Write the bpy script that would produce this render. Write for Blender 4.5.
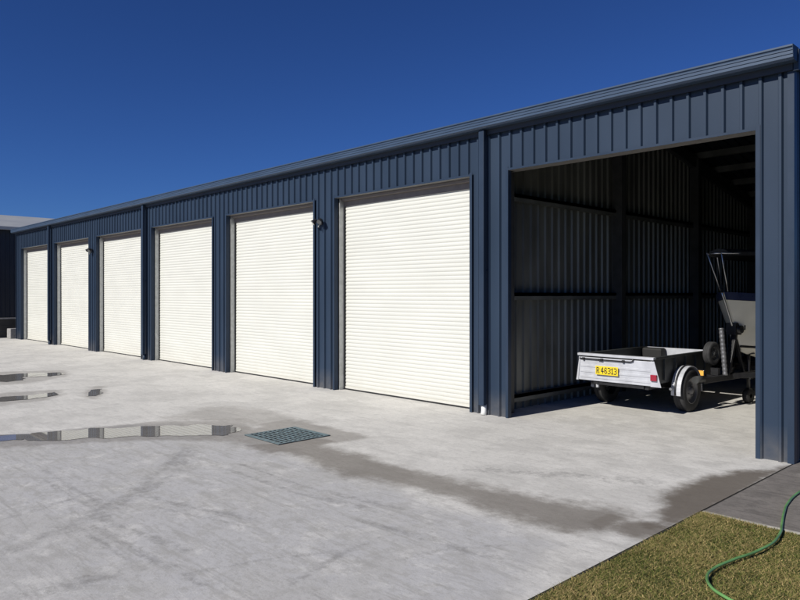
import bpy, bmesh, math, random
import numpy as np
from mathutils import Vector, noise as mnoise

random.seed(7); rng = np.random.default_rng(7)
R = math.radians
for o in list(bpy.data.objects): bpy.data.objects.remove(o)
S = bpy.context.scene
COL = S.collection

# ------------------------------------------------------------------ camera
FPX, CY, CD, CH = 691.7, 294.0, 7.193, 1.6           # focal length in 800-px units, horizon row, distance to wall, eye height
TH = R(43.724); sT, cT = math.sin(TH), math.cos(TH)
cam = bpy.data.cameras.new("camera"); camo = bpy.data.objects.new("camera", cam); COL.objects.link(camo)
camo.location = (0, -CD, CH); camo.rotation_euler = (R(90), 0, R(90) - TH)
cam.sensor_width = 36; cam.lens = FPX / 800 * 36; cam.shift_y = -(300 - CY) / 800
cam.clip_end = 2000; cam.clip_start = 0.05
S.camera = camo
S.render.resolution_x = 1024; S.render.resolution_y = 768

# ------------------------------------------------------------------ light
SUN_EL, SUN_AZ = R(36), R(5)       # sun travels inward (+y), SUN_AZ towards +x
world = bpy.data.worlds.new("World"); S.world = world; world.use_nodes = True
wn, wl = world.node_tree.nodes, world.node_tree.links
sky = wn.new('ShaderNodeTexSky'); sky.sky_type = 'NISHITA'; sky.sun_disc = False
sky.sun_elevation = SUN_EL; sky.sun_rotation = R(180) + SUN_AZ
sky.altitude = 1500; sky.air_density = 1.0; sky.dust_density = 0.0; sky.ozone_density = 4.0
bg = wn['Background']; bg.inputs['Strength'].default_value = 0.062
tint = wn.new('ShaderNodeMixRGB'); tint.blend_type = 'MULTIPLY'; tint.inputs[0].default_value = 1; tint.inputs[2].default_value = (.31, .50, .88, 1)
gm = wn.new('ShaderNodeGamma'); gm.inputs[1].default_value = 1.12
wl.new(sky.outputs[0], gm.inputs[0]); wl.new(gm.outputs[0], tint.inputs[1]); wl.new(tint.outputs[0], bg.inputs[0])
sd = bpy.data.lights.new("sun", 'SUN'); so = bpy.data.objects.new("sun", sd); COL.objects.link(so)
sd.energy = 4.8; sd.angle = R(0.5); sd.color = (1.0, 0.962, 0.88)
d = Vector((math.sin(SUN_AZ) * math.cos(SUN_EL), math.cos(SUN_AZ) * math.cos(SUN_EL), -math.sin(SUN_EL)))
so.rotation_euler = d.to_track_quat('-Z', 'Y').to_euler(); so.location = (-4, -30, 25)
S.view_settings.view_transform = 'Standard'; S.view_settings.look = 'None'
S.view_settings.exposure = 0.0; S.view_settings.gamma = 1.0; S.view_settings.use_curve_mapping = False

# ------------------------------------------------------------------ helpers
def gpt(px, py, z=0.0):
    """where the sight line through a photo pixel meets the height z (used once, to survey the ground plan)"""
    u = (px - 400) / FPX; Z = (CH - z) * FPX / (py - CY)
    return ((sT * u - cT) * Z, (cT * u + sT) * Z - CD)

def tag(o, label=None, cat=None, group=None, kind=None):
    if label: o['label'] = label
    if cat: o['category'] = cat
    if group: o['group'] = group
    if kind: o['kind'] = kind
    return o

def empty(name, loc, label, cat, group=None, rz=0):
    o = bpy.data.objects.new(name, None); COL.objects.link(o)
    o.location = loc; o.rotation_euler = (0, 0, rz); o.empty_display_size = .2
    return tag(o, label, cat, group)

class MB:
    def __init__(s): s.v = []; s.f = []; s.sm = []
    def add(s, vs, fs, smooth=False):
        n = len(s.v); s.v += [tuple(v) for v in vs]
        for f in fs: s.f.append(tuple(i + n for i in f)); s.sm.append(smooth)
        return s
    def box(s, x0, x1, y0, y1, z0, z1):
        v = [(x, y, z) for x in (x0, x1) for y in (y0, y1) for z in (z0, z1)]
        return s.add(v, [(0, 1, 3, 2), (4, 6, 7, 5), (0, 4, 5, 1), (2, 3, 7, 6), (0, 2, 6, 4), (1, 5, 7, 3)])
    def bar(s, p, q, w, h, up=(0, 0, 1)):
        p, q = Vector(p), Vector(q); d = (q - p).normalized(); u = Vector(up)
        if abs(d.dot(u)) > .98: u = Vector((1, 0, 0))
        a = d.cross(u).normalized(); b = a.cross(d).normalized()
        v = []
        for c in (p, q):
            for i, j in ((-1, -1), (1, -1), (1, 1), (-1, 1)): v.append(c + a * w / 2 * i + b * h / 2 * j)
        return s.add(v, [(3, 2, 1, 0), (4, 5, 6, 7), (0, 1, 5, 4), (1, 2, 6, 5), (2, 3, 7, 6), (3, 0, 4, 7)])
    def tube(s, pts, r, n=10, cap=True):
        P = [Vector(p) for p in pts]; rs = r if isinstance(r, (list, tuple)) else [r] * len(P)
        t0 = (P[1] - P[0]).normalized(); ref = Vector((0, 0, 1)) if abs(t0.z) < .9 else Vector((1, 0, 0))
        v = []
        for i, p in enumerate(P):
            t = ((P[min(i + 1, len(P) - 1)] - P[max(i - 1, 0)])).normalized()
            a = t.cross(ref); a = a.normalized() if a.length > 1e-6 else Vector((1, 0, 0)); b = a.cross(t).normalized(); ref = b
            for k in range(n):
                an = 2 * math.pi * k / n; v.append(p + (a * math.cos(an) + b * math.sin(an)) * rs[i])
        f = []
        for i in range(len(P) - 1):
            for k in range(n): f.append((i * n + k, i * n + (k + 1) % n, (i + 1) * n + (k + 1) % n, (i + 1) * n + k))
        s.add(v, f, True)
        if cap:
            m = len(s.v) - len(v)
            s.f.append(tuple(m + k for k in range(n))[::-1]); s.sm.append(False)
            s.f.append(tuple(m + (len(P) - 1) * n + k for k in range(n))); s.sm.append(False)
        return s
    def lathe(s, prof, c, axis='x', n=40, smooth=True):
        """prof = (radius, offset along the axis)"""
        v = []; c = Vector(c)
        for r, h in prof:
            for k in range(n):
                a = 2 * math.pi * k / n; p, q = r * math.cos(a), r * math.sin(a)
                v.append(c + Vector({'x': (h, p, q), 'y': (p, h, q), 'z': (p, q, h)}[axis]))
        f = []
        for i in range(len(prof) - 1):
            for k in range(n): f.append((i * n + k, i * n + (k + 1) % n, (i + 1) * n + (k + 1) % n, (i + 1) * n + k))
        return s.add(v, f, smooth)
    def prism(s, prof, x0, x1, axis='x'):
        """extrude a closed (y,z) profile along x, or (x,z) along y"""
        m = len(prof)
        mk = (lambda t, p: (t, p[0], p[1])) if axis == 'x' else ((lambda t, p: (p[0], t, p[1])) if axis == 'y' else (lambda t, p: (p[0], p[1], t)))
        v = [mk(x0, p) for p in prof] + [mk(x1, p) for p in prof]
        f = [(i, (i + 1) % m, (i + 1) % m + m, i + m) for i in range(m)]
        f += [tuple(range(m))[::-1], tuple(range(m, 2 * m))]
        return s.add(v, f)
    def build(s, name, mat, parent=None, bevel=0, recalc=True, offset=None):
        me = bpy.data.meshes.new(name); me.from_pydata(s.v, [], s.f)
        me.polygons.foreach_set('use_smooth', s.sm)
        if recalc:
            b = bmesh.new(); b.from_mesh(me); bmesh.ops.recalc_face_normals(b, faces=b.faces); b.to_mesh(me); b.free()
        me.materials.append(mat)
        o = bpy.data.objects.new(name, me); COL.objects.link(o)
        if parent:
            o.parent = parent
        if bevel:
            m = o.modifiers.new('bevel', 'BEVEL'); m.width = bevel; m.segments = 2; m.limit_method = 'ANGLE'
            m.harden_normals = False
        return o

# ------------------------------------------------------------------ materials
def new_mat(name):
    m = bpy.data.materials.new(name); m.use_nodes = True
    nt = m.node_tree; return m, nt.nodes, nt.links, nt.nodes['Principled BSDF']

def mat(name, col, rough=.5, metal=0, var=.12, scale=6, bump=0, bscale=60, spec=.5, stretch=(1, 1, 1), rvar=0.1, dirt=None):
    m, n, l, p = new_mat(name)
    tc = n.new('ShaderNodeTexCoord'); mp = n.new('ShaderNodeMapping'); mp.inputs['Scale'].default_value = stretch
    l.new(tc.outputs['Object'], mp.inputs[0])
    nz = n.new('ShaderNodeTexNoise'); nz.inputs['Scale'].default_value = scale; nz.inputs['Detail'].default_value = 6
    l.new(mp.outputs[0], nz.inputs[0])
    cr = n.new('ShaderNodeValToRGB'); cr.color_ramp.elements[0].position = .3; cr.color_ramp.elements[1].position = .7
    cr.color_ramp.elements[0].color = (*[c * (1 - var) for c in col], 1)
    cr.color_ramp.elements[1].color = (*[min(1, c * (1 + var)) for c in col], 1)
    l.new(nz.outputs[0], cr.inputs[0])
    out = cr.outputs[0]
    if dirt:                                           # splash dirt with a shape of its own: (colour, height in m, amount)
        dc, dh, da = dirt
        sep = n.new('ShaderNodeSeparateXYZ'); l.new(tc.outputs['Object'], sep.inputs[0])
        mr = n.new('ShaderNodeMapRange'); mr.inputs[1].default_value = 0; mr.inputs[2].default_value = dh
        mr.inputs[3].default_value = da; mr.inputs[4].default_value = 0
        l.new(sep.outputs[2], mr.inputs[0])
        n2 = n.new('ShaderNodeTexNoise'); n2.inputs['Scale'].default_value = 9; n2.inputs['Detail'].default_value = 5; l.new(tc.outputs['Object'], n2.inputs[0])
        mu = n.new('ShaderNodeMath'); mu.operation = 'MULTIPLY'; l.new(mr.outputs[0], mu.inputs[0]); l.new(n2.outputs[0], mu.inputs[1])
        mx = n.new('ShaderNodeMixRGB'); l.new(mu.outputs[0], mx.inputs[0]); l.new(out, mx.inputs[1]); mx.inputs[2].default_value = (*dc, 1)
        out = mx.outputs[0]
    l.new(out, p.inputs['Base Color'])
    mr = n.new('ShaderNodeMapRange'); mr.inputs[3].default_value = max(.02, rough - rvar); mr.inputs[4].default_value = min(1, rough + rvar)
    l.new(nz.outputs[0], mr.inputs[0]); l.new(mr.outputs[0], p.inputs['Roughness'])
    p.inputs['Metallic'].default_value = metal; p.inputs['Specular IOR Level'].default_value = spec
    if bump:
        nb = n.new('ShaderNodeTexNoise'); nb.inputs['Scale'].default_value = bscale; nb.inputs['Detail'].default_value = 4
        l.new(mp.outputs[0], nb.inputs[0])
        b = n.new('ShaderNodeBump'); b.inputs['Strength'].default_value = bump; b.inputs['Distance'].default_value = .01
        l.new(nb.outputs[0], b.inputs['Height']); l.new(b.outputs[0], p.inputs['Normal'])
    return m

M = {}
M['navy'] = mat('navy coated steel', (.025, .041, .070), .45, 0, .10, 1.5, .12, 3, stretch=(1, 1, .35), spec=.22, dirt=((.25, .22, .18), .35, .5))
M['navy_trim'] = mat('navy folded trim', (.024, .039, .067), .42, 0, .08, 3, spec=.25)
M['gutter'] = mat('blue grey gutter', (.048, .076, .125), .40, 0, .08, 2, spec=.35)
M['cream'] = mat('cream roller curtain', (.625, .622, .57), .5, 0, .025, 1.2, 0, stretch=(1, 1, 2), dirt=((.45, .40, .32), .5, .35))
M['soffit'] = mat('dull lintel underside', (.20, .19, .18), .5, .1, .1, 10)
M['taupe'] = mat('brown grey door head shade', (.17, .15, .14), .6, 0, .1, 10)  # colour of the shadow band below each door head
M['galv'] = mat('galvanised steel', (.45, .46, .46), .42, .6, .15, 14)
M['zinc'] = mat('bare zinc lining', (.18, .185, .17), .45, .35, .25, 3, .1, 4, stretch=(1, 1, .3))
M['darksteel'] = mat('dark primed frame steel', (.06, .062, .062), .55, .2, .2, 8)
M['rubber'] = mat('black rubber', (.014, .014, .014), .75, 0, .2, 30)
M['tyre'] = mat('worn tyre rubber', (.03, .03, .031), .8, 0, .25, 20, .2, 80)
M['rim'] = mat('dull silver rim', (.16, .16, .17), .45, .5, .2, 18)
M['tpaint'] = mat('light grey trailer paint', (.50, .51, .55), .45, .1, .12, 9, dirt=None)
M['tsheet'] = mat('dark checker sheet', (.07, .075, .075), .5, .5, .2, 20)
M['blackpaint'] = mat('black paint', (.018, .018, .02), .4, 0, .2, 20)
M['plate'] = mat('yellow plate', (.80, .60, .03), .4, 0, .03, 20)
M['ink'] = mat('plate lettering', (.02, .02, .02), .5)
M['redlens'] = mat('red lens', (.30, .01, .03), .15, 0, .05, 20, spec=.8)
M['amber'] = mat('amber lens', (.95, .50, .10), .12, 0, .05, 20, spec=1)
M['hull'] = mat('grey painted hull', (.80, .78, .68), .35, .0, .08, 3, dirt=None)
M['hullblue'] = mat('navy gunwale band', (.02, .03, .08), .3, 0, .1, 8)
M['canvas'] = mat('black canopy cloth', (.03, .032, .034), .8, 0, .2, 12, .3, 30)
M['alu'] = mat('bright aluminium tube', (.55, .56, .58), .3, .9, .1, 20)
M['pvc'] = mat('white plastic pipe', (.75, .75, .72), .4, 0, .05, 10)
M['grate'] = mat('galvanised drain grate', (.17, .24, .26), .5, .4, .3, 14)
M['pit'] = mat('dark drain pit', (.012, .012, .013), .9)
M['sealant'] = mat('black expansion joint', (.03, .028, .026), .8, 0, .3, 20)
M['roofzinc'] = mat('pale zinc roofing', (.42, .43, .42), .45, .2, .06, 1)
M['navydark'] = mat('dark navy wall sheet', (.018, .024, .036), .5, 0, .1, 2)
M['sleeper'] = mat('dark grey sleeper wall', (.05, .048, .045), .85, 0, .25, 5, .4, 30)
M['blockgrey'] = mat('weathered grey concrete block', (.30, .29, .28), .9, 0, .2, 14, .5, 40)
M['lamp'] = mat('black lamp housing', (.012, .012, .015), .4, 0, .1, 20)
M['lampglass'] = mat('lamp glass', (.10, .11, .12), .08, 0, .05, 20, spec=1)

def hose_mat():
    return mat('green garden hose', (.13, .29, .09), .35, 0, .35, 5, spec=.7)
M['hose'] = hose_mat()

# concrete: masks on the mesh (R wet, G lilac cement scum zone, B tyre marks) broken up by procedural noise
def concrete_mat(name, base_a, base_b, masks=True, dark=1.0):
    m, n, l, p = new_mat(name)
    geo = n.new('ShaderNodeNewGeometry')
    def noise(scale, detail=6, rough=.55, stretch=(1, 1, 1), rot=0, dist=0):
        mp = n.new('ShaderNodeMapping'); mp.inputs['Scale'].default_value = stretch; mp.inputs['Rotation'].default_value = (0, 0, rot)
        l.new(geo.outputs['Position'], mp.inputs[0])
        z = n.new('ShaderNodeTexNoise'); z.inputs['Scale'].default_value = scale; z.inputs['Detail'].default_value = detail
        z.inputs['Roughness'].default_value = rough; z.inputs['Distortion'].default_value = dist
        l.new(mp.outputs[0], z.inputs[0]); return z.outputs[0]
    def ramp(src, a, b, lo=0., hi=1.):
        r = n.new('ShaderNodeMapRange'); r.interpolation_type = 'SMOOTHSTEP'; r.inputs[1].default_value = a; r.inputs[2].default_value = b
        r.inputs[3].default_value = lo; r.inputs[4].default_value = hi; l.new(src, r.inputs[0]); return r.outputs[0]
    def math_(op, a, b):
        q = n.new('ShaderNodeMath'); q.operation = op
        for i, x in enumerate((a, b)):
            if isinstance(x, (int, float)): q.inputs[i].default_value = x
            else: l.new(x, q.inputs[i])
        return q.outputs[0]
    def mix(f, a, b, mode='MIX'):
        q = n.new('ShaderNodeMixRGB'); q.blend_type = mode
        for i, x in enumerate((f, a, b)):
            if isinstance(x, (int, float)): q.inputs[i].default_value = x
            elif isinstance(x, tuple): q.inputs[i].default_value = (*x, 1)
            else: l.new(x, q.inputs[i])
        return q.outputs[0]
    if masks:
        at = n.new('ShaderNodeAttribute'); at.attribute_name = 'mask'
        sp = n.new('ShaderNodeSeparateColor'); l.new(at.outputs['Color'], sp.inputs[0])
        wet, scum, tyre = sp.outputs[0], sp.outputs[1], sp.outputs[2]
    c = mix(ramp(noise(.45, 4), .35, .65), base_a, tuple(x * .93 for x in base_a))
    if masks:
        sc = ramp(math_('ADD', scum, math_('MULTIPLY', math_('SUBTRACT', noise(1.3, 7, .6), .5), 1.1)), .35, .75)
        c = mix(sc, c, base_b)
    zone = math_('ADD', math_('MULTIPLY', scum, .62), .38) if masks else 1.0
    # wash marks, blotches, drag streaks, grain
    c = mix(ramp(noise(1.1, 9, .68, dist=.2), .45, .57, 0, .42), c, tuple(x * .68 for x in base_a))
    c = mix(ramp(noise(2.9, 10, .72, dist=.15), .50, .64, 0, .30), c, tuple(min(1, x * 1.22) for x in base_a))
    c = mix(math_('MULTIPLY', zone, ramp(noise(4.3, 10, .75), .50, .60, 0, .46)), c, tuple(x * .55 for x in base_a))
    c = mix(math_('MULTIPLY', zone, ramp(noise(1.6, 9, .7, (1, 7, 1), .25), .53, .62, 0, .42)), c, tuple(x * .5 for x in base_a))
    c = mix(math_('MULTIPLY', zone, ramp(noise(1.5, 9, .7, (1, 8, 1), -1.0), .53, .62, 0, .46)), c, tuple(x * .5 for x in base_a))
    c = mix(ramp(noise(1.3, 9, .7, (1, 9, 1), .9), .56, .70, 0, .20), c, tuple(min(1, x * 1.25) for x in base_a))
    c = mix(math_('MULTIPLY', zone, ramp(noise(12, 10, .8, (1, 1.8, 1), .5), .51, .58, 0, .44)), c, tuple(x * .52 for x in base_a))
    c = mix(ramp(noise(24, 6, .75), .53, .66, 0, .36), c, tuple(x * .5 for x in base_a))
    c = mix(ramp(noise(120, 3, .7), .4, .75, 0, .18), c, tuple(x * .45 for x in base_a))
    if masks:
        ty = math_('MULTIPLY', ramp(math_('ADD', tyre, math_('MULTIPLY', math_('SUBTRACT', math_('ADD', math_('MULTIPLY', noise(11, 9, .8), .6), math_('MULTIPLY', noise(3, 6, .7), .4)), .5), 4.6)), .35, 1.15), .42)
        c = mix(ty, c, (.13, .125, .12))
        we = ramp(math_('ADD', wet, math_('MULTIPLY', math_('SUBTRACT', math_('ADD', math_('MULTIPLY', noise(3.2, 9, .72), .82), math_('MULTIPLY', noise(1.4, 8, .7, (1, 6, 1), .35), .18)), .5), 1.5)), .22, .74)
        # A = how soaked the concrete is
        we2 = math_('MULTIPLY', we, at.outputs['Alpha'])
        c = mix(we2, c, (.125, .104, .082))
    l.new(c, p.inputs['Base Color'])
    rgh = ramp(noise(6, 5), .3, .7, .72, .9)
    if masks:
        r2 = n.new('ShaderNodeMixRGB'); l.new(math_('MULTIPLY', we2, .55), r2.inputs[0]); l.new(rgh, r2.inputs[1]); r2.inputs[2].default_value = (.35, .35, .35, 1)
        l.new(r2.outputs[0], p.inputs['Roughness'])
    else: l.new(rgh, p.inputs['Roughness'])
    p.inputs['Specular IOR Level'].default_value = .35
    b = n.new('ShaderNodeBump'); b.inputs['Strength'].default_value = .35; b.inputs['Distance'].default_value = .006
    l.new(math_('ADD', noise(60, 5, .7), math_('MULTIPLY', noise(9, 5, .6), 2.0)), b.inputs['Height']); l.new(b.outputs[0], p.inputs['Normal'])
    return m
M['concrete'] = concrete_mat('yard concrete', (.665, .645, .605), (.48, .473, .47))
M['pathcon'] = concrete_mat('older grey path concrete', (.215, .195, .175), (.2, .2, .2), masks=False)
M['slabedge'] = mat('pale slab edge', (.36, .34, .30), .9, 0, .2, 12)

def water_mat():
    m, n, l, p = new_mat('shallow rain water')
    geo = n.new('ShaderNodeNewGeometry'); z = n.new('ShaderNodeTexNoise'); z.inputs['Scale'].default_value = 5; z.inputs['Detail'].default_value = 6
    l.new(geo.outputs['Position'], z.inputs[0])
    cr = n.new('ShaderNodeValToRGB'); cr.color_ramp.elements[0].color = (.16, .15, .14, 1); cr.color_ramp.elements[1].color = (.26, .25, .235, 1)
    l.new(z.outputs[0], cr.inputs[0]); l.new(cr.outputs[0], p.inputs['Base Color'])
    p.inputs['Roughness'].default_value = .015; p.inputs['IOR'].default_value = 1.45; p.inputs['Specular IOR Level'].default_value = .7
    b = n.new('ShaderNodeBump'); b.inputs['Strength'].default_value = .02; b.inputs['Distance'].default_value = .004
    z2 = n.new('ShaderNodeTexNoise'); z2.inputs['Scale'].default_value = 3; l.new(geo.outputs['Position'], z2.inputs[0])
    l.new(z2.outputs[0], b.inputs['Height']); l.new(b.outputs[0], p.inputs['Normal'])
    return m
M['water'] = water_mat()

def soil_mat():
    m, n, l, p = new_mat('thatch and soil under lawn')
    geo = n.new('ShaderNodeNewGeometry'); z = n.new('ShaderNodeTexNoise'); z.inputs['Scale'].default_value = 35; z.inputs['Detail'].default_value = 8; z.inputs['Roughness'].default_value = .75
    l.new(geo.outputs['Position'], z.inputs[0])
    cr = n.new('ShaderNodeValToRGB'); e = cr.color_ramp.elements; e[0].position = .35; e[1].position = .68
    e[0].color = (.035, .035, .012, 1); e[1].color = (.17, .145, .06, 1); k = cr.color_ramp.elements.new(.5); k.color = (.085, .085, .028, 1)
    l.new(z.outputs[0], cr.inputs[0]); l.new(cr.outputs[0], p.inputs['Base Color']); p.inputs['Roughness'].default_value = .95
    b = n.new('ShaderNodeBump'); b.inputs['Strength'].default_value = .8; b.inputs['Distance'].default_value = .02
    l.new(z.outputs[0], b.inputs['Height']); l.new(b.outputs[0], p.inputs['Normal']); return m
M['soil'] = soil_mat()

def blade_mat():
    m, n, l, p = new_mat('grass blades')
    at = n.new('ShaderNodeAttribute'); at.attribute_name = 'tint'
    l.new(at.outputs['Color'], p.inputs['Base Color']); p.inputs['Roughness'].default_value = .75; p.inputs['Specular IOR Level'].default_value = .15
    return m
M['blade'] = blade_mat()

# ------------------------------------------------------------------ dimensions of the shed
BAY0, P, OW = -5.831, 3.532, 2.95
HEAD = 3.20; EAVE = 3.80; DEPTH = 9.4; PITCH = math.tan(R(10)); XR, XL = -2.137, -27.32
KERB = -2.155
openings = [(-5.475, -2.473)] + [(BAY0 - P * k - .2875 - OW, BAY0 - P * k - .2875) for k in range(6)]
def roof_z(y): return EAVE + .02 + PITCH * (DEPTH / 2 - abs(y - DEPTH / 2))

# ------------------------------------------------------------------ ground
def poly_sd(P_, poly):
    """signed distance (positive inside) of points (N,2) to polygon"""
    poly = np.array(poly); n = len(poly); dmin = np.full(len(P_), 1e9); ins = np.zeros(len(P_), bool)
    for i in range(n):
        a, b = poly[i], poly[(i + 1) % n]; ab = b - a; t = np.clip(((P_ - a) @ ab) / (ab @ ab + 1e-12), 0, 1)
        dmin = np.minimum(dmin, np.linalg.norm(P_ - (a + t[:, None] * ab), axis=1))
        c = ((a[1] > P_[:, 1]) != (b[1] > P_[:, 1])) & (P_[:, 0] < (b[0] - a[0]) * (P_[:, 1] - a[1]) / (b[1] - a[1] + 1e-12) + a[0])
        ins ^= c
    return np.where(ins, dmin, -dmin)
def line_d(P_, pts):
    pts = np.array(pts); dmin = np.full(len(P_), 1e9)
    for a, b in zip(pts[:-1], pts[1:]):
        ab = b - a; t = np.clip(((P_ - a) @ ab) / (ab @ ab + 1e-12), 0, 1)
        dmin = np.minimum(dmin, np.linalg.norm(P_ - (a + t[:, None] * ab), axis=1))
    return dmin
def G(*pts): return [gpt(*p) for p in pts]

def axis(parts):
    out = []
    for a, b, s_ in parts:
        k = max(1, int(round((b - a) / s_))); out += list(np.linspace(a, b, k, endpoint=False))
    return np.array(out + [parts[-1][1]])
xs = axis([(-140, -40, 20), (-40, -18, .5), (-18, -10, .08), (-10, KERB, .035)])
ys = axis([(-90, -20, 10), (-20, -8, .5), (-8, -5.5, .08), (-5.5, .1, .035), (.1, DEPTH, .3), (DEPTH, 60, 10)])
X, Y = np.meshgrid(xs, ys, indexing='ij'); PT = np.stack([X.ravel(), Y.ravel()], 1)
mask = np.zeros((len(PT), 4), np.float32); mask[:, 3] = 0
def soak(sd, soft, amount):
    v = np.clip(sd / soft + .5, 0, 1); upd = v > mask[:, 0]
    mask[:, 3] = np.where(v > .05, np.maximum(mask[:, 3] * (mask[:, 0] > .2), amount), mask[:, 3]); mask[:, 0] = np.maximum(mask[:, 0], v)
band = G((318, 442), (375, 460), (430, 474), (475, 485), (525, 494), (570, 503), (612, 508), (640, 520), (610, 532), (565, 532), (510, 517), (465, 503), (425, 489), (350, 477), (296, 456), (255, 448), (290, 446))
soak(poly_sd(PT, band), .55, .70)
left = G((165, 418), (215, 406), (262, 409), (300, 420), (335, 432), (330, 440), (240, 424))
soak(poly_sd(PT, left), .6, .30)
around = G((-60, 452), (0, 449), (60, 444), (150, 440), (236, 441), (262, 432), (240, 420), (150, 422), (60, 431), (0, 436), (-60, 441))
soak(poly_sd(PT, around), .30, .42)
blob2 = G((659, 498), (677, 488), (706, 477), (741, 471), (770, 470), (790, 466), (712, 514), (683, 524), (664, 525), (655, 513), (664, 506))
soak(poly_sd(PT, blob2), .34, .90)
blob3 = G((611, 524), (624, 519), (659, 523), (674, 531), (655, 537), (633, 539), (615, 532))
soak(poly_sd(PT, blob3), .30, .80)
gr_ = [(-7.15, -3.3), (-5.9, -3.35), (-5.8, -2.1), (-7.2, -2.05)]
soak(poly_sd(PT, gr_), .35, .50)
for q in ([(-60, 373), (0, 372), (62, 370), (70, 375), (54, 379), (24, 384), (-60, 387)], [(-60, 395), (0, 393), (58, 390), (64, 395), (45, 400), (0, 406), (-60, 409)], [(83, 393), (92, 387), (104, 386), (106, 393), (96, 399), (86, 399)]):
    soak(poly_sd(PT, G(*q)), .3, .34)
# cement scum zone: yard side of the drainage line
scum_line = G((-60, 432), (0, 432), (120, 423), (240, 424), (300, 452), (380, 476), (470, 505), (560, 530), (600, 545), (525, 610), (400, 900), (-300, 900), (-500, 500))
mask[:, 1] = np.clip(poly_sd(PT, scum_line) / .9 + .35, 0, 1)
for w, pts in ((.10, [(-20, 562), (30, 543), (75, 522), (135, 492), (170, 464), (187, 447)]), (.05, [(45, 470), (67, 485), (108, 507)]),
               (.055, [(85, 521), (120, 541), (165, 566), (200, 585)]), (.05, [(98, 518), (140, 533), (190, 553)]), (.06, [(130, 492), (200, 509), (260, 520)]),
               (.05, [(230, 470), (300, 494), (370, 508)]), (.05, [(280, 480), (345, 497), (400, 509)]), (.045, [(0, 520), (50, 506), (90, 493)]),
               (.05, [(290, 585), (330, 560), (372, 540)]), (.10, [(0, 600), (60, 586), (120, 575)]), (.07, [(360, 520), (430, 541), (500, 560)]),
               (.03, [(40, 476), (60, 490), (100, 512)]), (.03, [(70, 520), (105, 545), (140, 570)]), (.03, [(120, 498), (190, 515), (250, 527)]),
               (.03, [(240, 464), (310, 488), (380, 502)]), (.025, [(270, 486), (335, 503), (390, 515)]), (.03, [(300, 580), (340, 556), (380, 537)]),
               (.03, [(180, 575), (260, 560), (330, 552)]), (.03, [(400, 560), (450, 548), (505, 545)]), (.12, [(190, 447), (180, 470), (90, 520)]),
               (.16, [(470, 470), (560, 474), (650, 482)]), (.02, [(312, 590), (330, 606)])):
    dd = line_d(PT, G(*pts)); mask[:, 2] = np.maximum(mask[:, 2], np.clip(1.0 - dd / (w * 1.6), 0, 1) * .85)
nx, ny = len(xs), len(ys)
hz = np.zeros(len(PT))
me = bpy.data.meshes.new('concrete_yard')
idx = np.arange(nx * ny).reshape(nx, ny)
gx0, gx1, gy0, gy1 = -6.865, -6.180, -3.06, -2.37                     # drain pit
cx = (xs[:-1] + xs[1:]) / 2; cyy = (ys[:-1] + ys[1:]) / 2
sel = np.ones((nx - 1, ny - 1), bool)
quads = np.stack([idx[:-1, :-1], idx[1:, :-1], idx[1:, 1:], idx[:-1, 1:]], -1)[sel].reshape(-1, 4)
me.from_pydata(np.column_stack([PT, hz]).tolist(), [], quads.tolist())
ca = me.color_attributes.new('mask', 'FLOAT_COLOR', 'POINT'); ca.data.foreach_set('color', mask.ravel())
me.materials.append(M['concrete'])
yard = bpy.data.objects.new('concrete_yard', me); COL.objects.link(yard); tag(yard, kind='structure')

# far ground to the horizon
far = MB().add([(-1500, -1500, -.03), (1500, -1500, -.03), (1500, 1500, -.03), (-1500, 1500, -.03)], [(0, 1, 2, 3)])
tag(far.build('ground', M['soil'], recalc=False), kind='structure')
# older path beside the shed, lawn soil
PY0 = -2.045
pm = MB().box(KERB + .014, 14, PY0, 40, -.12, .0)
tag(pm.build('footpath', M['pathcon'], bevel=.004), kind='structure')
tag(MB().box(KERB + .014, 14, PY0 - .022, PY0 - .002, -.12, .002).build('path_edge', M['slabedge']), kind='structure')
tag(MB().box(KERB + .001, KERB + .0135, -60, 40, -.12, -.004).build('expansion_joint', M['sealant']), kind='structure')
lawn = MB().add([(KERB + .014, -80, -.012), (60, -80, -.012), (60, PY0 - .023, -.012), (KERB + .014, PY0 - .023, -.012)], [(0, 1, 2, 3)])
tag(lawn.build('lawn_soil', M['soil'], recalc=False), kind='structure')

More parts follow.
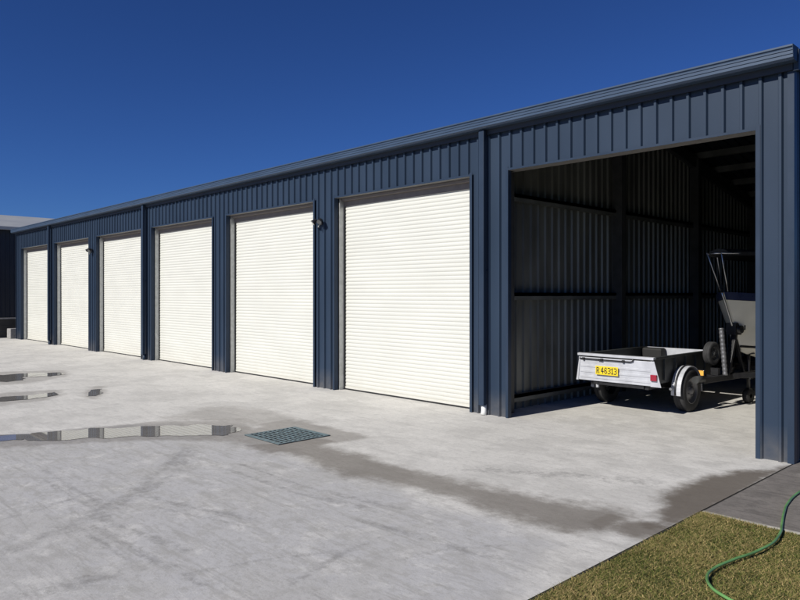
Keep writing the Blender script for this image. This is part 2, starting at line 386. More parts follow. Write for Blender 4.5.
# grass blades: one object nobody could count
def grass():
    N = 420000
    # denser near the path corner that faces the eye
    u = rng.random(N); x = KERB + .026 + (rng.random(N) ** 1.25) * 4.2
    y = PY0 - .034 - (rng.random(N) ** 1.1) * 4.3
    x[:4000] = KERB + .02 + np.abs(rng.normal(0, .03, 4000))
    # patchiness
    ph = np.array([mnoise.noise(Vector((a * 2.2, b * 2.2, 0))) + .6 * mnoise.noise(Vector((a * 7, b * 7, 3))) for a, b in zip(x, y)])
    h = .010 + .010 * rng.random(N) + .007 * np.clip(ph, -.5, .8)
    an = rng.random(N) * 2 * math.pi; w = .0020 + .0022 * rng.random(N)
    lean = (.5 + 1.6 * rng.random(N)) * h * 1.1; la = rng.random(N) * 2 * math.pi
    v = np.zeros((N, 3, 3), np.float32)
    bx, by = np.cos(an) * w, np.sin(an) * w
    v[:, 0] = np.stack([x - bx, y - by, np.full(N, -.012)], 1); v[:, 1] = np.stack([x + bx, y + by, np.full(N, -.012)], 1)
    v[:, 2] = np.stack([x + np.cos(la) * lean, y + np.sin(la) * lean, -.012 + h], 1)
    m = bpy.data.meshes.new('grass'); m.vertices.add(N * 3); m.vertices.foreach_set('co', v.ravel())
    m.loops.add(N * 3); m.loops.foreach_set('vertex_index', np.arange(N * 3, dtype=np.int32))
    m.polygons.add(N); m.polygons.foreach_set('loop_start', np.arange(0, N * 3, 3, dtype=np.int32))
    m.update(); m.validate()
    cols = np.array([(.125, .145, .035), (.20, .18, .060), (.38, .29, .13), (.055, .070, .02), (.27, .22, .09)])
    pr = np.clip(rng.random(N) + ph * .22, 0, .999)
    k = np.select([pr < .22, pr < .42, pr < .62, pr < .82], [3, 0, 1, 4], 2)
    c = cols[k] * (0.8 + .4 * rng.random((N, 1)))
    c = np.repeat(np.column_stack([c, np.ones(N)]), 3, 0).astype(np.float32)
    at = m.color_attributes.new('tint', 'FLOAT_COLOR', 'POINT'); at.data.foreach_set('color', c.ravel())
    m.materials.append(M['blade'])
    o = bpy.data.objects.new('grass', m); COL.objects.link(o)
    tag(o, 'short dry yellow green lawn beside the concrete yard', 'grass', kind='stuff')
grass()

# puddles: shallow sheets with ragged shores
def puddle(pts, jit=.05, z=.004, seed=0):
    P_ = [Vector((*p, 0)) for p in G(*pts)]; out = []
    for a, b in zip(P_, P_[1:] + P_[:1]):
        k = max(1, int((b - a).length / .05))
        for i in range(k):
            p = a.lerp(b, i / k); s_ = mnoise.noise(Vector((p.x * 4, p.y * 4, seed))) + .6 * mnoise.noise(Vector((p.x * 13, p.y * 13, seed + 5)))
            t = mnoise.noise(Vector((p.x * 4, p.y * 4, seed + 9)))
            out.append((p.x + s_ * jit, p.y + t * jit * 1.2, z))
    b = bmesh.new(); vs = [b.verts.new(p) for p in out]; b.faces.new(vs); bmesh.ops.triangulate(b, faces=b.faces)
    m = bpy.data.meshes.new('puddle_water'); b.to_mesh(m); b.free(); m.materials.append(M['water'])
    for f in m.polygons:
        if f.normal.z < 0: f.flip()
    o = bpy.data.objects.new('puddle_water', m); COL.objects.link(o); tag(o, kind='structure')
puddle([(-60, 438), (0, 435.5), (50, 432.5), (90, 429), (150, 426.5), (205, 425), (236, 425), (240, 431), (232, 435.5), (190, 436), (150, 436.5), (96, 439), (70, 439.5), (50, 440.5), (20, 440), (0, 441.5), (-60, 444)], .10, .004, 1)
puddle([(-40, 376), (0, 375), (30, 373.4), (60, 372.6), (64, 374.5), (52, 376.5), (24, 377), (22, 380.5), (0, 382), (-40, 383)], .10, .005, 2)
puddle([(-40, 399), (0, 397.5), (30, 395.5), (55, 392.5), (58, 394.5), (45, 397.5), (24, 400), (0, 401.5), (-40, 403)], .08, .006, 3)
puddle([(87, 393.5), (92, 390), (101, 389), (102, 393), (96, 396), (88, 396.5)], .04, .004, 4)

# ------------------------------------------------------------------ the long shed
shed = empty('storage_shed', (0, 0, 0), 'long navy steel storage shed with six cream roller doors and one open bay', 'storage shed')
RP = .1775
def rib_profile(x0, x1, phase=-2.614):
    """(x, protrusion) along a trapezoid-rib sheet"""
    pts = [(x0, 0.)]
    k0 = math.floor((x0 - phase) / RP) - 1; k1 = math.ceil((x1 - phase) / RP) + 1
    for k in range(k0, k1 + 1):
        c = phase + k * RP
        for dx, h in ((-.025, 0), (-.013, .029), (.013, .029), (.025, 0)):
            if x0 < c + dx < x1: pts.append((c + dx, h))
    pts.append((x1, 0.)); pts = sorted(set(pts)); return pts
def sheet(mb, x0, x1, z0, z1, y=0.0, out=-1, thick=.012):
    pr = rib_profile(x0, x1); vs = []; fs = []
    zf = z1 if callable(z1) else (lambda x: z1)
    for x, h in pr: vs += [(x, y + out * h, z0), (x, y + out * h, zf(x))]
    for i in range(len(pr) - 1): fs.append((2 * i, 2 * i + 2, 2 * i + 3, 2 * i + 1))
    mb.add(vs, fs); n = len(pr)
    vs = [(x, yy - out * thick, z) for (x, yy, z) in vs]; mb.add(vs, [tuple(reversed(f)) for f in fs])
w = MB()
edges = sorted([XL] + [v for o_ in openings for v in o_] + [XR])
for a, b in zip(edges[::2], edges[1::2]): sheet(w, a, b, 0.0, HEAD)
sheet(w, XL, XR, HEAD, EAVE - .01)
w.build('front_wall', M['navy'], shed, recalc=False)

# end walls, rear wall
def end_sheet(x, out, name, matr, y0=0.0, y1=DEPTH, base=0.0, parent=shed, top=lambda y: roof_z(y) + .018):
    pr = rib_profile(y0, y1, .11); vs = []; fs = []
    for y, h in pr: vs += [(x + out * h, y, base), (x + out * h, y, top(y))]
    for i in range(len(pr) - 1): fs.append((2 * i, 2 * i + 2, 2 * i + 3, 2 * i + 1))
    m = MB().add(vs, fs); m.add([(a - out * .012, b, c) for a, b, c in vs], [tuple(reversed(f)) for f in fs])
    return m.build(name, matr, parent, recalc=False)
end_sheet(XR - .03, 1, 'end_wall', M['navy'], .03)
end_sheet(XL + .03, -1, 'end_wall', M['navy'], .03)
rw = MB(); sheet(rw, XL + .03, XR - .03, 0, EAVE + .045, DEPTH - .01, 1); rw.build('rear_wall', M['zinc'], shed, recalc=False)
# corner flashings
cf = MB().box(XR - .055, XR + .003, -.033, -.0295, 0, EAVE - .02).box(XR - .001, XR + .003, -.0295, .06, 0, EAVE - .02); cf.build('corner_flashing', M['navy_trim'], shed)
cf = MB().box(XL - .003, XL + .055, -.033, -.0295, 0, EAVE - .02).box(XL - .003, XL + .001, -.0295, .06, 0, EAVE - .02); cf.build('corner_flashing', M['navy_trim'], shed)
# roof sheet with ribs, ridge, purlins
def roof_half(y0, y1):
    pr = rib_profile(XL - .03, XR + .03, .05); vs = []; fs = []
    for x, h in pr: vs += [(x, y0, roof_z(y0) + .03 + h), (x, y1, roof_z(y1) + .03 + h)]
    for i in range(len(pr) - 1): fs.append((2 * i, 2 * i + 2, 2 * i + 3, 2 * i + 1))
    m = MB().add(vs, fs); m.add([(a, b, c - .02) for a, b, c in vs], [tuple(reversed(f)) for f in fs]); return m
rf = roof_half(-.06, DEPTH / 2); r2 = roof_half(DEPTH / 2, DEPTH + .06)
rf.add(r2.v, r2.f); roof = rf.build('roof', M['navydark'], shed, recalc=False)
rz = roof_z(DEPTH / 2)
MB().prism([(DEPTH / 2 - .2, rz + .04), (DEPTH / 2, rz + .085), (DEPTH / 2 + .2, rz + .04), (DEPTH / 2, rz + .075)], XL - .04, XR + .04).build('ridge_cap', M['navy_trim'], roof)
for x0, x1 in ((XR - .0, XR + .05), (XL - .05, XL)):
    b = MB()
    for ya, yb in ((-.06, DEPTH / 2), (DEPTH / 2, DEPTH + .06)):
        b.add([(x, y, roof_z(y) + dz) for x in (x0 + .004, x1) for y in (ya, yb) for dz in (-.12, .075)], [(0, 1, 3, 2), (4, 6, 7, 5), (0, 4, 5, 1), (2, 3, 7, 6), (0, 2, 6, 4), (1, 5, 7, 3)])
    b.build('barge_cap', M['navy_trim'], roof)
for y in (.35, 1.25, 2.15, 3.05, 3.95, 4.55, 5.4, 6.3, 7.2, 8.1, 9.0):
    z = roof_z(y) - .01
    MB().box(XL + .1, XR - .1, y - .03, y + .03, z - .13, z - .01).build('purlin', M['zinc'], roof)
# gutter
gp = [(0.0, 3.765), (-.125, 3.765), (-.150, 3.785), (-.150, 3.812), (-.158, 3.816), (-.158, 3.824), (-.150, 3.828), (-.150, 3.847), (-.158, 3.851), (-.158, 3.861), (-.150, 3.867), (-.152, 3.878), (-.166, 3.884), (-.166, 3.900), (-.140, 3.900), (-.140, 3.80), (-.02, 3.80), (-.02, 3.85), (0.0, 3.85)]
gut = MB(); gp2 = [(y - .033, z) for y, z in gp]; gut.prism(gp2, XL - .08, XR + .037); 
MB().box(XL + .01, XR - .002, -.060, -.034, 3.70, 3.763).build('eave_shade_strip', M['navydark'], shed)  # added dark strip standing in for the gutter's shadow on the wall
gutter = gut.build('gutter', M['gutter'], shed)
for x in (XR + .0375, XL - .0845):
    MB().prism([(-.033, 3.763), (-.158, 3.763), (-.187, 3.785), (-.20, 3.90), (-.033, 3.90)], x, x + .004).build('gutter_end', M['navy_trim'], gutter)

# opening flashings
for i, (a, b) in enumerate(openings):
    t = MB()
    t.box(a - .035, a + .002, -.036, -.031, 0, HEAD + .04).box(a - .001, a + .003, -.031, .03 if i == 0 else .05, 0, HEAD + .002)
    t.build('jamb_flashing', M['navy_trim'], shed)
    t = MB().box(b - .002, b + .040, -.036, -.031, 0, HEAD + .04).box(b - .003, b + .001, -.031, .21, 0, HEAD + .002)
    t.build('jamb_flashing', M['navy_trim'], shed)
    t = MB().box(a + .003, b - .003, -.036, -.032, HEAD - .006, HEAD + .02)
    t.build('head_flashing', M['navy_trim'], shed)
    MB().box(a + .003, b - .003, -.0315, .15, HEAD - .006, HEAD - .002).build('head_soffit', M['soffit'], shed)

# roller doors
DLAB = ['nearest, widest looking cream roller door, beside the open bay', 'second cream roller door left of the open bay, left of a wall lamp',
        'third cream roller door left of the open bay', 'fourth cream roller door left of the open bay, just left of a downpipe',
        'fifth cream roller door left of the open bay, beyond the far wall lamp', 'farthest, narrowest looking cream roller door at the far left end']
def roller(a, b):
    yb = .165; CP = .060; pts = []
    z = .055
    while z < HEAD + .12:
        for dz, dy in ((0, .0085), (.007, .0085), (.013, .002), (.022, 0), (.042, 0), (.052, .002)):
            pts.append((z + dz, yb + dy))
        z += CP
    m = MB(); x0, x1 = a + .055, b - .055; vs = []; k = 9
    for zz, yy in pts:
        for j in range(k): x = x0 + (x1 - x0) * j / (k - 1); vs.append((x, yy + .004 * math.sin(x * 2.1 + zz * .9), zz))
    fs = [(i * k + j, i * k + j + 1, (i + 1) * k + j + 1, (i + 1) * k + j) for i in range(len(pts) - 1) for j in range(k - 1)]
    m.add(vs, fs, True)
    m.add([(p[0], p[1] + .004, p[2]) for p in vs], [tuple(reversed(f)) for f in fs])
    d_ = m.build('roller_door', M['cream'], shed, recalc=False)
    for s_, x in ((1, a), (-1, b)):
        g = MB()
        x_ = sorted((x + s_ * .013, x + s_ * .036)); g.box(x_[0], x_[1], .060, .150, 0, HEAD - .01)
        x_ = sorted((x + s_ * .004, x + s_ * .010)); g.box(x_[0], x_[1], .1505, .20, 0, HEAD - .01)
        g.build('door_guide', M['galv'], d_)
        x_ = sorted((x + s_ * .036, x + s_ * .058)); MB().box(x_[0], x_[1], .148, .160, 0, HEAD - .14).build('guide_slot_shade', M['rubber'], d_)  # solid dark strip in place of the shaded slot beside the guide
    MB().box(x0, x1, yb - .008, yb + .022, .025, .058).build('bottom_rail', M['cream'], d_)
    MB().box(x0, x1, yb - .004, yb + .016, .0, .026).build('bottom_seal', M['rubber'], d_)
    MB().box(a + .005, b - .005, .151, .1545, HEAD - .137, HEAD - .012).box(a + .05, b - .05, .08, .150, HEAD - .050, HEAD - .012).build('head_shade_band', M['taupe'], d_)  # taupe band put in for the opening head's shadow on the curtain
    MB().box(a + .01, b - .01, .21, .52, HEAD + .02, HEAD + .33).build('door_drum', M['darksteel'], d_)
    return d_
for i, (a, b) in enumerate(openings[1:]):
    roller(a, b)['label'] = DLAB[i]

# downpipes at bay lines 0, 3, 5
for k in (0, 3, 5):
    x = BAY0 - P * k
    m = MB().box(x - .062, x + .028, -.125, -.062, .13, 3.76)
    pipe = m.build('downpipe', M['navy_trim'], shed, bevel=.008)
    MB().tube([(x - .017, -.06, .14), (x - .017, -.062, .05), (x - .017, -.075, .0)], [.036, .036, .038], 14).build('pipe_outlet', M['pvc'] if k == 0 else M['navy_trim'], pipe)
    MB().box(x - .05, x + .016, -.0615, -.030, 1.9, 1.925).build('pipe_strap', M['navy_trim'], pipe)

# floor of the shed is the yard slab; bay lining, frame
part_wall = end_sheet(-5.86, 1, 'partition_wall', M['zinc'], .14, DEPTH - .02, .0)
for y in (.28, 3.30, 6.25, 9.2):
    MB().box(-5.83, -5.66, y - .07, y + .07, 0, roof_z(y) - .15).build('column', M['darksteel'], shed, bevel=.004)
    MB().box(-2.40, -2.20, y - .07, y + .07, 0, roof_z(y) - .15).build('column', M['darksteel'], shed, bevel=.004)
for z in (.17, 1.57, 2.93):
    g = MB().box(-5.829, -5.76, .14, DEPTH - .05, z, z + .05).box(-5.829, -5.822, .14, DEPTH - .05, z - .05, z).box(-5.767, -5.76, .14, DEPTH - .05, z - .055, z + .05)
    g.build('girt', M['zinc'], shed)
for z in (.5, 1.57, 2.93):
    MB().box(XL + .1, XR - .1, DEPTH - .10, DEPTH - .035, z, z + .06).build('rear_girt', M['zinc'], shed)
for x in (-5.75, -2.3):                                    # rafters
    for ya, yb in ((.1, DEPTH / 2), (DEPTH / 2, DEPTH - .05)):
        MB().bar((x, ya, roof_z(ya) - .24), (x, yb, roof_z(yb) - .24), .1, .2).build('rafter', M['darksteel'], shed)
MB().box(-5.65, -2.42, .165, .22, HEAD + .01, HEAD + .22).build('lintel', M['darksteel'], shed)

# ------------------------------------------------------------------ security lamps
def seclamp(x, z, label):
    t = empty('security_light', (x, -.03, z), label, 'wall light', 'lamps between the doors'); t.scale = (.78, .78, .78)
    MB().box(-.05, .05, -.03, 0, -.06, .06).build('back_plate', M['lamp'], t, bevel=.008)
    MB().tube([(0, -.03, -.05), (0, -.075, -.10), (0, -.09, -.13)], [.022, .03, .018], 12).build('motion_sensor', M['lampglass'], t)
    for s_ in (-1, 1):
        MB().tube([(s_ * .02, -.02, .02), (s_ * .06, -.07, .035), (s_ * .085, -.10, .03)], .010, 8).build('arm', M['lamp'], t)
        c = Vector((s_ * .095, -.115, .02)); dd = Vector((s_ * .35, -.65, -.65)).normalized()
        h = MB().tube([c - dd * .055, c - dd * .045, c - dd * .01, c + dd * .05, c + dd * .06], [.022, .034, .045, .058, .060], 18).build('lamp_head', M['lamp'], t)
        MB().tube([c + dd * .0602, c + dd * .0612], [.052, .050], 18).build('lens', M['lampglass'], h)
seclamp(-9.42, 2.82, 'black twin head wall lamp between the two nearest roller doors')
seclamp(BAY0 - 4 * P - .03, 2.82, 'farther black wall lamp, between the fourth and fifth cream doors from the open bay')

# ------------------------------------------------------------------ drain grate
dg = empty('drain_grate', ((gx0 + gx1) / 2, (gy0 + gy1) / 2, 0), 'square steel drain grate set in the concrete yard', 'drain')
gw, gh = (gx1 - gx0) / 2, (gy1 - gy0) / 2
MB().box(-gw, gw, -gh, gh, .001, .005).build('pit', M['pit'], dg)
fr = MB()
for a in (-1, 1):
    fr.box(min(a * gw, a * (gw - .03)), max(a * gw, a * (gw - .03)), -gh, gh, .0055, .0115)
    fr.box(-gw + .031, gw - .031, min(a * gh, a * (gh - .03)), max(a * gh, a * (gh - .03)), .0055, .0113)
fr.build('frame', M['grate'], dg)
gb = MB()
n = 11
for i in range(n):
    y = -gh + .045 + (2 * gh - .09) * i / (n - 1); gb.box(-gw + .032, gw - .032, y - .009, y + .009, .006, .011)
for i in range(6):
    x = -gw + .08 + (2 * gw - .16) * i / 5; gb.box(x - .007, x + .007, -gh + .032, gh - .032, .006, .0105)
gb.build('grille_bars', M['grate'], dg)

# ------------------------------------------------------------------ garden hose
hp = [gpt(*p, z=.01) for p in ((830, 478), (800, 492), (788, 503), (784, 513), (782, 524), (780.5, 534), (773, 544), (757, 553), (734, 561), (714, 570), (707, 579), (712, 590), (727, 600), (752, 615), (775, 645))]
hv = [Vector((x, y, .012 if y > PY0 + .03 else (.014 if y > PY0 - .1 else .020))) for x, y in hp]
pts = []
for i in range(len(hv) - 1):
    p0, p1, p2, p3 = hv[max(i - 1, 0)], hv[i], hv[i + 1], hv[min(i + 2, len(hv) - 1)]
    for k in range(8):
        t = k / 8; pts.append(.5 * ((2 * p1) + (p2 - p0) * t + (2 * p0 - 5 * p1 + 4 * p2 - p3) * t * t + (3 * p1 - p0 - 3 * p2 + p3) * t ** 3))
pts.append(hv[-1])
pts = [p + Vector((0, 0, .003 * mnoise.noise(p * 6))) for p in pts]
hose = MB().tube(pts, .0088, 12).build('garden_hose', M['hose'])
tag(hose, 'green garden hose winding over the lawn and path', 'hose')

# ------------------------------------------------------------------ wheels
def wheel(parent, loc, r=.29, wd=.165, name='wheel', out=1, rim=None, n=48):
    """axle along x, outer face towards out"""
    w_ = MB(); h = wd / 2
    prof = [(r * .60, -h * .9), (r * .72, -h), (r * .90, -h * 1.02), (r * .965, -h * .88), (r, -h * .72), (r, -h * .3), (r * .985, -h * .27), (r * .985, -h * .20), (r, -h * .17),
            (r, h * .17), (r * .985, h * .20), (r * .985, h * .27), (r, h * .3), (r, h * .72), (r * .965, h * .88), (r * .90, h * 1.02), (r * .72, h), (r * .60, h * .9)]
    w_.lathe(prof, (0, 0, 0), 'x', n)
    o = w_.build(name, M['tyre'], parent); o.location = loc
    q = MB(); rr = r * .615
    q.lathe([(rr, -h * .9), (rr * .97, -h * .5), (rr * .93, h * .3 * out), (rr * .97, h * .8 * out), (rr * 1.02, h * .93 * out), (rr * .96, h * .95 * out), (rr * .90, h * .72 * out), (rr * .80, h * .40 * out),
             (rr * .62, h * .42 * out), (rr * .50, h * .62 * out), (rr * .30, h * .66 * out), (rr * .28, h * .95 * out), (rr * .20, h * 1.05 * out), (.001, h * 1.06 * out)], (0, 0, 0), 'x', 36)
    for k in range(5):
        a = 2 * math.pi * k / 5; c = Vector((h * .62 * out, rr * .42 * math.cos(a), rr * .42 * math.sin(a)))
        q.tube([c - Vector((.03 * out, 0, 0)), c + Vector((.018 * out, 0, 0))], .009, 6)
    q.build('rim', rim or M['rim'], o)
    return o

# ------------------------------------------------------------------ box trailer
tr = empty('box_trailer', (-4.72, 2.3, 0), 'light grey single axle box trailer with yellow number plate parked in the open bay', 'trailer')
bx = .51; y0, y1, zb, zt = -.93, .90, .40, .775        # body in the trailer's own frame
MB().box(-bx, bx, y0 + .02, y1, zb + .02, zb + .05).build('floor', M['tsheet'], tr)
for s_ in (-1, 1):
    m = MB(); xa, xb = sorted((s_ * bx, s_ * (bx - .022)))
    m.box(xa, xb, y0 + .03, y1, zb + .051, zt - .03)
    for yy in (-.62, -.30, .02, .34, .66): m.box(min(s_ * bx, s_ * (bx + .022)), max(s_ * bx, s_ * (bx + .022)), yy - .02, yy + .02, zb + .06, zt - .031)
    o = m.build('side_panel', M['tsheet'], tr)
    MB().box(min(s_ * (bx + .024), s_ * (bx - .03)), max(s_ * (bx + .024), s_ * (bx - .03)), y0 + .03, y1 + .02, zt - .03, zt).build('top_rail', M['tsheet'], o, bevel=.004)
MB().box(-bx + .023, bx - .023, y1 - .02, y1, zb + .051, zt - .005).build('front_panel', M['tpaint'], tr)
# tailgate: pressed panel, folded lip
tg = MB(); yt = y0 - .0
tg.box(-.585, bx + .0, yt, yt + .022, zb, zt - .055)
for z in (zb + .035, zb + .11, zb + .185): tg.box(-.56, bx - .03, yt - .007, yt + .001, z, z + .035)
MB().box(-bx + .03, -.16, .70, y1 - .022, zb + .052, zt - .008).build('rolled_cover', M['rubber'], tr, bevel=.03)
gate = tg.build('tailgate', M['tpaint'], tr, bevel=.004)
MB().prism([(yt - .012, zt - .035), (yt - .012, zt - .003), (yt + .035, zt + .002), (yt + .035, zt - .03)], -.60, bx + .01).build('top_lip', M['tpaint'], gate, bevel=.003)
rod = MB().tube([(-.56, yt - .02, zt - .075), (0.2, yt - .02, zt - .078), (.235, yt - .02, zt - .066), (.240, yt - .02, zt - .035)], .0085, 10)
for x in (-.5, -.22, .1): rod.box(x - .015, x + .015, yt - .03, yt, zt - .095, zt - .06)
rod.box(-.27, -.20, yt - .034, yt - .002, zt - .088, zt - .066)
rod.build('latch_rod', M['blackpaint'], gate)
# lamp brackets either side, tapering towards the top
def bracket(s_):
    m = MB(); pr = [(bx - .03, zb - .005), (bx + .115, zb - .005), (bx + .020, zt - .05), (bx - .03, zt - .05)] if s_ > 0 else [(-bx - .075, zb - .005), (-bx - .11, zb - .005), (-bx - .06, zt - .05), (-bx - .05, zt - .05)]
    m.prism(pr, yt - .012, yt - .002, 'y')
    b = m.build('lamp_bracket', M['tpaint'], tr, bevel=.002)
    if s_ > 0:
        MB().box(.490, .575, yt - .042, yt - .0125, zb + .075, zb + .155).build('tail_light', M['redlens'], b, bevel=.006)
bracket(1); bracket(-1)
# plate with its lettering
FONT = {'R': ["1110", "1001", "1001", "1110", "1010", "1001", "1001"], '4': ["0010", "0110", "1010", "1010", "1111", "0010", "0010"], '6': ["0110", "1001", "1000", "1110", "1001", "1001", "0110"],
        '3': ["1110", "0001", "0001", "0110", "0001", "0001", "1110"], '1': ["010", "110", "010", "010", "010", "010", "111"], ' ': ["0"] * 7}
pl = MB().box(-.168, .168, yt - .036, yt - .030, -.060, .060).build('number_plate', M['plate'], tr, bevel=.003); pl.location = (-.135, 0, .555)
tx = MB(); cw = .0105; x = -.150; chh = .0122
for ch in "R 46313":
    g = FONT[ch]
    for r_, row in enumerate(g):
        for c_, bit in enumerate(row):
            if bit == '1': tx.box(x + c_ * cw, x + (c_ + 1) * cw + .0002, yt - .0385, yt - .0362, .043 - (r_ + 1) * chh, .043 - r_ * chh + .0002)
    x += (len(g[0]) * cw) + (.009 if ch != ' ' else .006)
tx.build('lettering', M['ink'], pl)
# chassis, axle, fenders, wheels, drawbar
ch = MB()
for s_ in (-1, 1): ch.box(min(s_ * .42, s_ * .37), max(s_ * .42, s_ * .37), y0 + .05, y1, zb - .06, zb + .019)
for yy in (-.88, -.3, .3, .85): ch.box(-.369, .369, yy - .025, yy + .025, zb - .05, zb + .018)
ch.tube([(-.5, -.13, .30), (.5, -.13, .30)], .022, 12)
for s_ in (-1, 1): ch.tube([(s_ * .40, -.45, zb - .06), (s_ * .40, -.3, .33), (s_ * .40, -.13, .315), (s_ * .40, .05, .33), (s_ * .40, .2, zb - .06)], .018, 8)
ch.build('chassis', M['blackpaint'], tr)
db = MB()
for s_ in (-1, 1): db.bar((s_ * .35, y1 - .2, zb - .08), (s_ * .02, y1 + 1.0, zb - .05), .05, .06)
db.tube([(0, y1 + .95, zb - .03), (0, y1 + 1.15, zb - .01)], [.04, .03], 12); db.build('drawbar', M['blackpaint'], tr)
for s_ in (-1, 1):
    wheel(tr, (s_ * .600, -.13, .29), .29, .155, 'wheel', s_)
    m = MB(); r = .345; prev = None; vs = []; nseg = 22
    for i in range(nseg + 1):
        a = R(-8) + (math.pi + R(16)) * i / nseg
        for rr in (r, r - .012):
            for xx in (bx + .026, bx + .155): vs.append((s_ * xx, -.13 - math.cos(a) * rr, .29 + math.sin(a) * rr * .96))
        for rr in (r - .012, r - .035):
            pass
    fs = []
    for i in range(nseg):
        b_ = 4 * i; c_ = b_ + 4
        fs += [(b_, b_ + 1, c_ + 1, c_), (b_ + 3, b_ + 2, c_ + 2, c_ + 3), (b_ + 1, b_ + 3, c_ + 3, c_ + 1), (b_ + 2, b_, c_, c_ + 2)]
    fs += [(0, 2, 3, 1), (4 * nseg, 4 * nseg + 1, 4 * nseg + 3, 4 * nseg + 2)]
    m.add(vs, fs, False)
    f_ = m.build('mudguard', M['tpaint'], tr)
    # dark rolled seam that splits the guard in two bands
    se = MB(); ang = [R(-7) + (math.pi + R(14)) * i / 20 for i in range(21)]
    se.tube([(s_ * (bx + .085), -.13 - math.cos(a) * (r + .004), .29 + math.sin(a) * (r + .004) * .96) for a in ang], .014, 6)
    se.build('guard_seam', M['blackpaint'], f_)
    MB().tube([(s_ * (bx + .045), -.505, .335), (s_ * (bx + .045), -.53, .335)], [.020, .018], 14).build('reflector', M['alu'], f_)

# ------------------------------------------------------------------ boat trailer
BX = -3.80
bt = empty('boat_trailer', (BX, 3.4, 0), 'black boat trailer with winch post and spare wheel carrying the grey boat', 'boat trailer', rz=R(-8))
f = MB()
f.bar((0, -1.15, .42), (0, .6, .44), .075, .075)
for s_ in (-1, 1): f.bar((0, -.45, .44), (s_ * .62, .8, .46), .055, .07); f.bar((s_ * .62, .8, .46), (s_ * .62, 4.3, .46), .055, .07)
for yy in (.8, 2.0, 3.2, 4.25): f.bar((-.62, yy, .45), (.62, yy, .45), .05, .06)
f.tube([(-.8, 2.9, .32), (.8, 2.9, .32)], .025, 12)
f.build('frame', M['blackpaint'], bt, bevel=.004)
MB().tube([(0, -1.12, .44), (0, -1.22, .45), (0, -1.30, .44)], [.05, .045, .05], 14).build('coupling', M['darksteel'], bt)
j = MB().tube([(.0, .08, .14), (.0, .08, .72)], .025, 12).tube([(0, .08, .72), (.09, .08, .74)], .009, 8).box(-.06, .06, .03, .13, .36, .42)
jw = j.build('jockey_stand', M['blackpaint'], bt)
MB().lathe([(.03, -.04), (.10, -.04), (.115, -.02), (.115, .02), (.10, .04), (.03, .04)], (0, .08, .115), 'x', 28).build('jockey_wheel', M['rubber'], jw)
MB().box(-.07, .07, -.02, .18, .0, .012).build('foot_plate', M['blackpaint'], jw)
wp = MB().bar((0, -.50, .46), (0, -.30, 1.02), .07, .05).bar((0, -.05, .46), (0, -.28, .95), .045, .04)
wpo = wp.build('winch_post', M['blackpaint'], bt, bevel=.004)
MB().box(-.07, .07, -.40, -.24, 1.02, 1.19).tube([(-.10, -.32, 1.10), (.12, -.32, 1.10)], .055, 16).tube([(.12, -.32, 1.10), (.16, -.32, 1.10), (.16, -.32, 1.16)], .010, 8).build('winch', M['blackpaint'], wpo)
st = MB(); a_ = Vector((-.03, -.60, 1.12)); b_ = Vector((.03, -.60, .46))
nn = 46; st.tube([a_.lerp(b_, i / nn) for i in range(nn + 1)], [.036 if i % 4 < 2 else .032 for i in range(nn + 1)], 14)
st.build('guide_sleeve', M['rim'], wpo)
wheel(bt, (-.13, -.67, .76), .165, .10, 'spare_wheel', 1, M['darksteel'])
MB().box(-.13, -.02, -.70, -.64, .46, .56).build('spare_bracket', M['blackpaint'], bt)
am = MB().box(-.05, .05, -.02, .02, -.045, .045).build('marker_lamp', M['blackpaint'], bt, bevel=.006); am.location = (-.17, -.86, .49)
MB().box(-.043, .043, -.0275, -.0205, -.038, .038).build('amber_lens', M['amber'], am, bevel=.003)
MB().bar((-.17, -.835, .47), (0, -.70, .43), .03, .03).build('lamp_arm', M['blackpaint'], bt)
for s_ in (-1, 1):
    wheel(bt, (s_ * .86, 2.9, .31), .31, .17, 'wheel', s_)
    g = MB(); vs = []; fs = []
    for i in range(15):
        a = math.pi * i / 14
        for rr in (.38, .37):
            for xx in (.755, .965): vs.append((s_ * xx, 2.9 - math.cos(a) * rr, .31 + math.sin(a) * rr))
    for i in range(14):
        b_ = 4 * i; c_ = b_ + 4
        fs += [(b_, b_ + 1, c_ + 1, c_), (b_ + 3, b_ + 2, c_ + 2, c_ + 3), (b_ + 1, b_ + 3, c_ + 3, c_ + 1), (b_ + 2, b_, c_, c_ + 2)]
    g.add(vs, fs); g.build('mudguard', M['blackpaint'], bt)

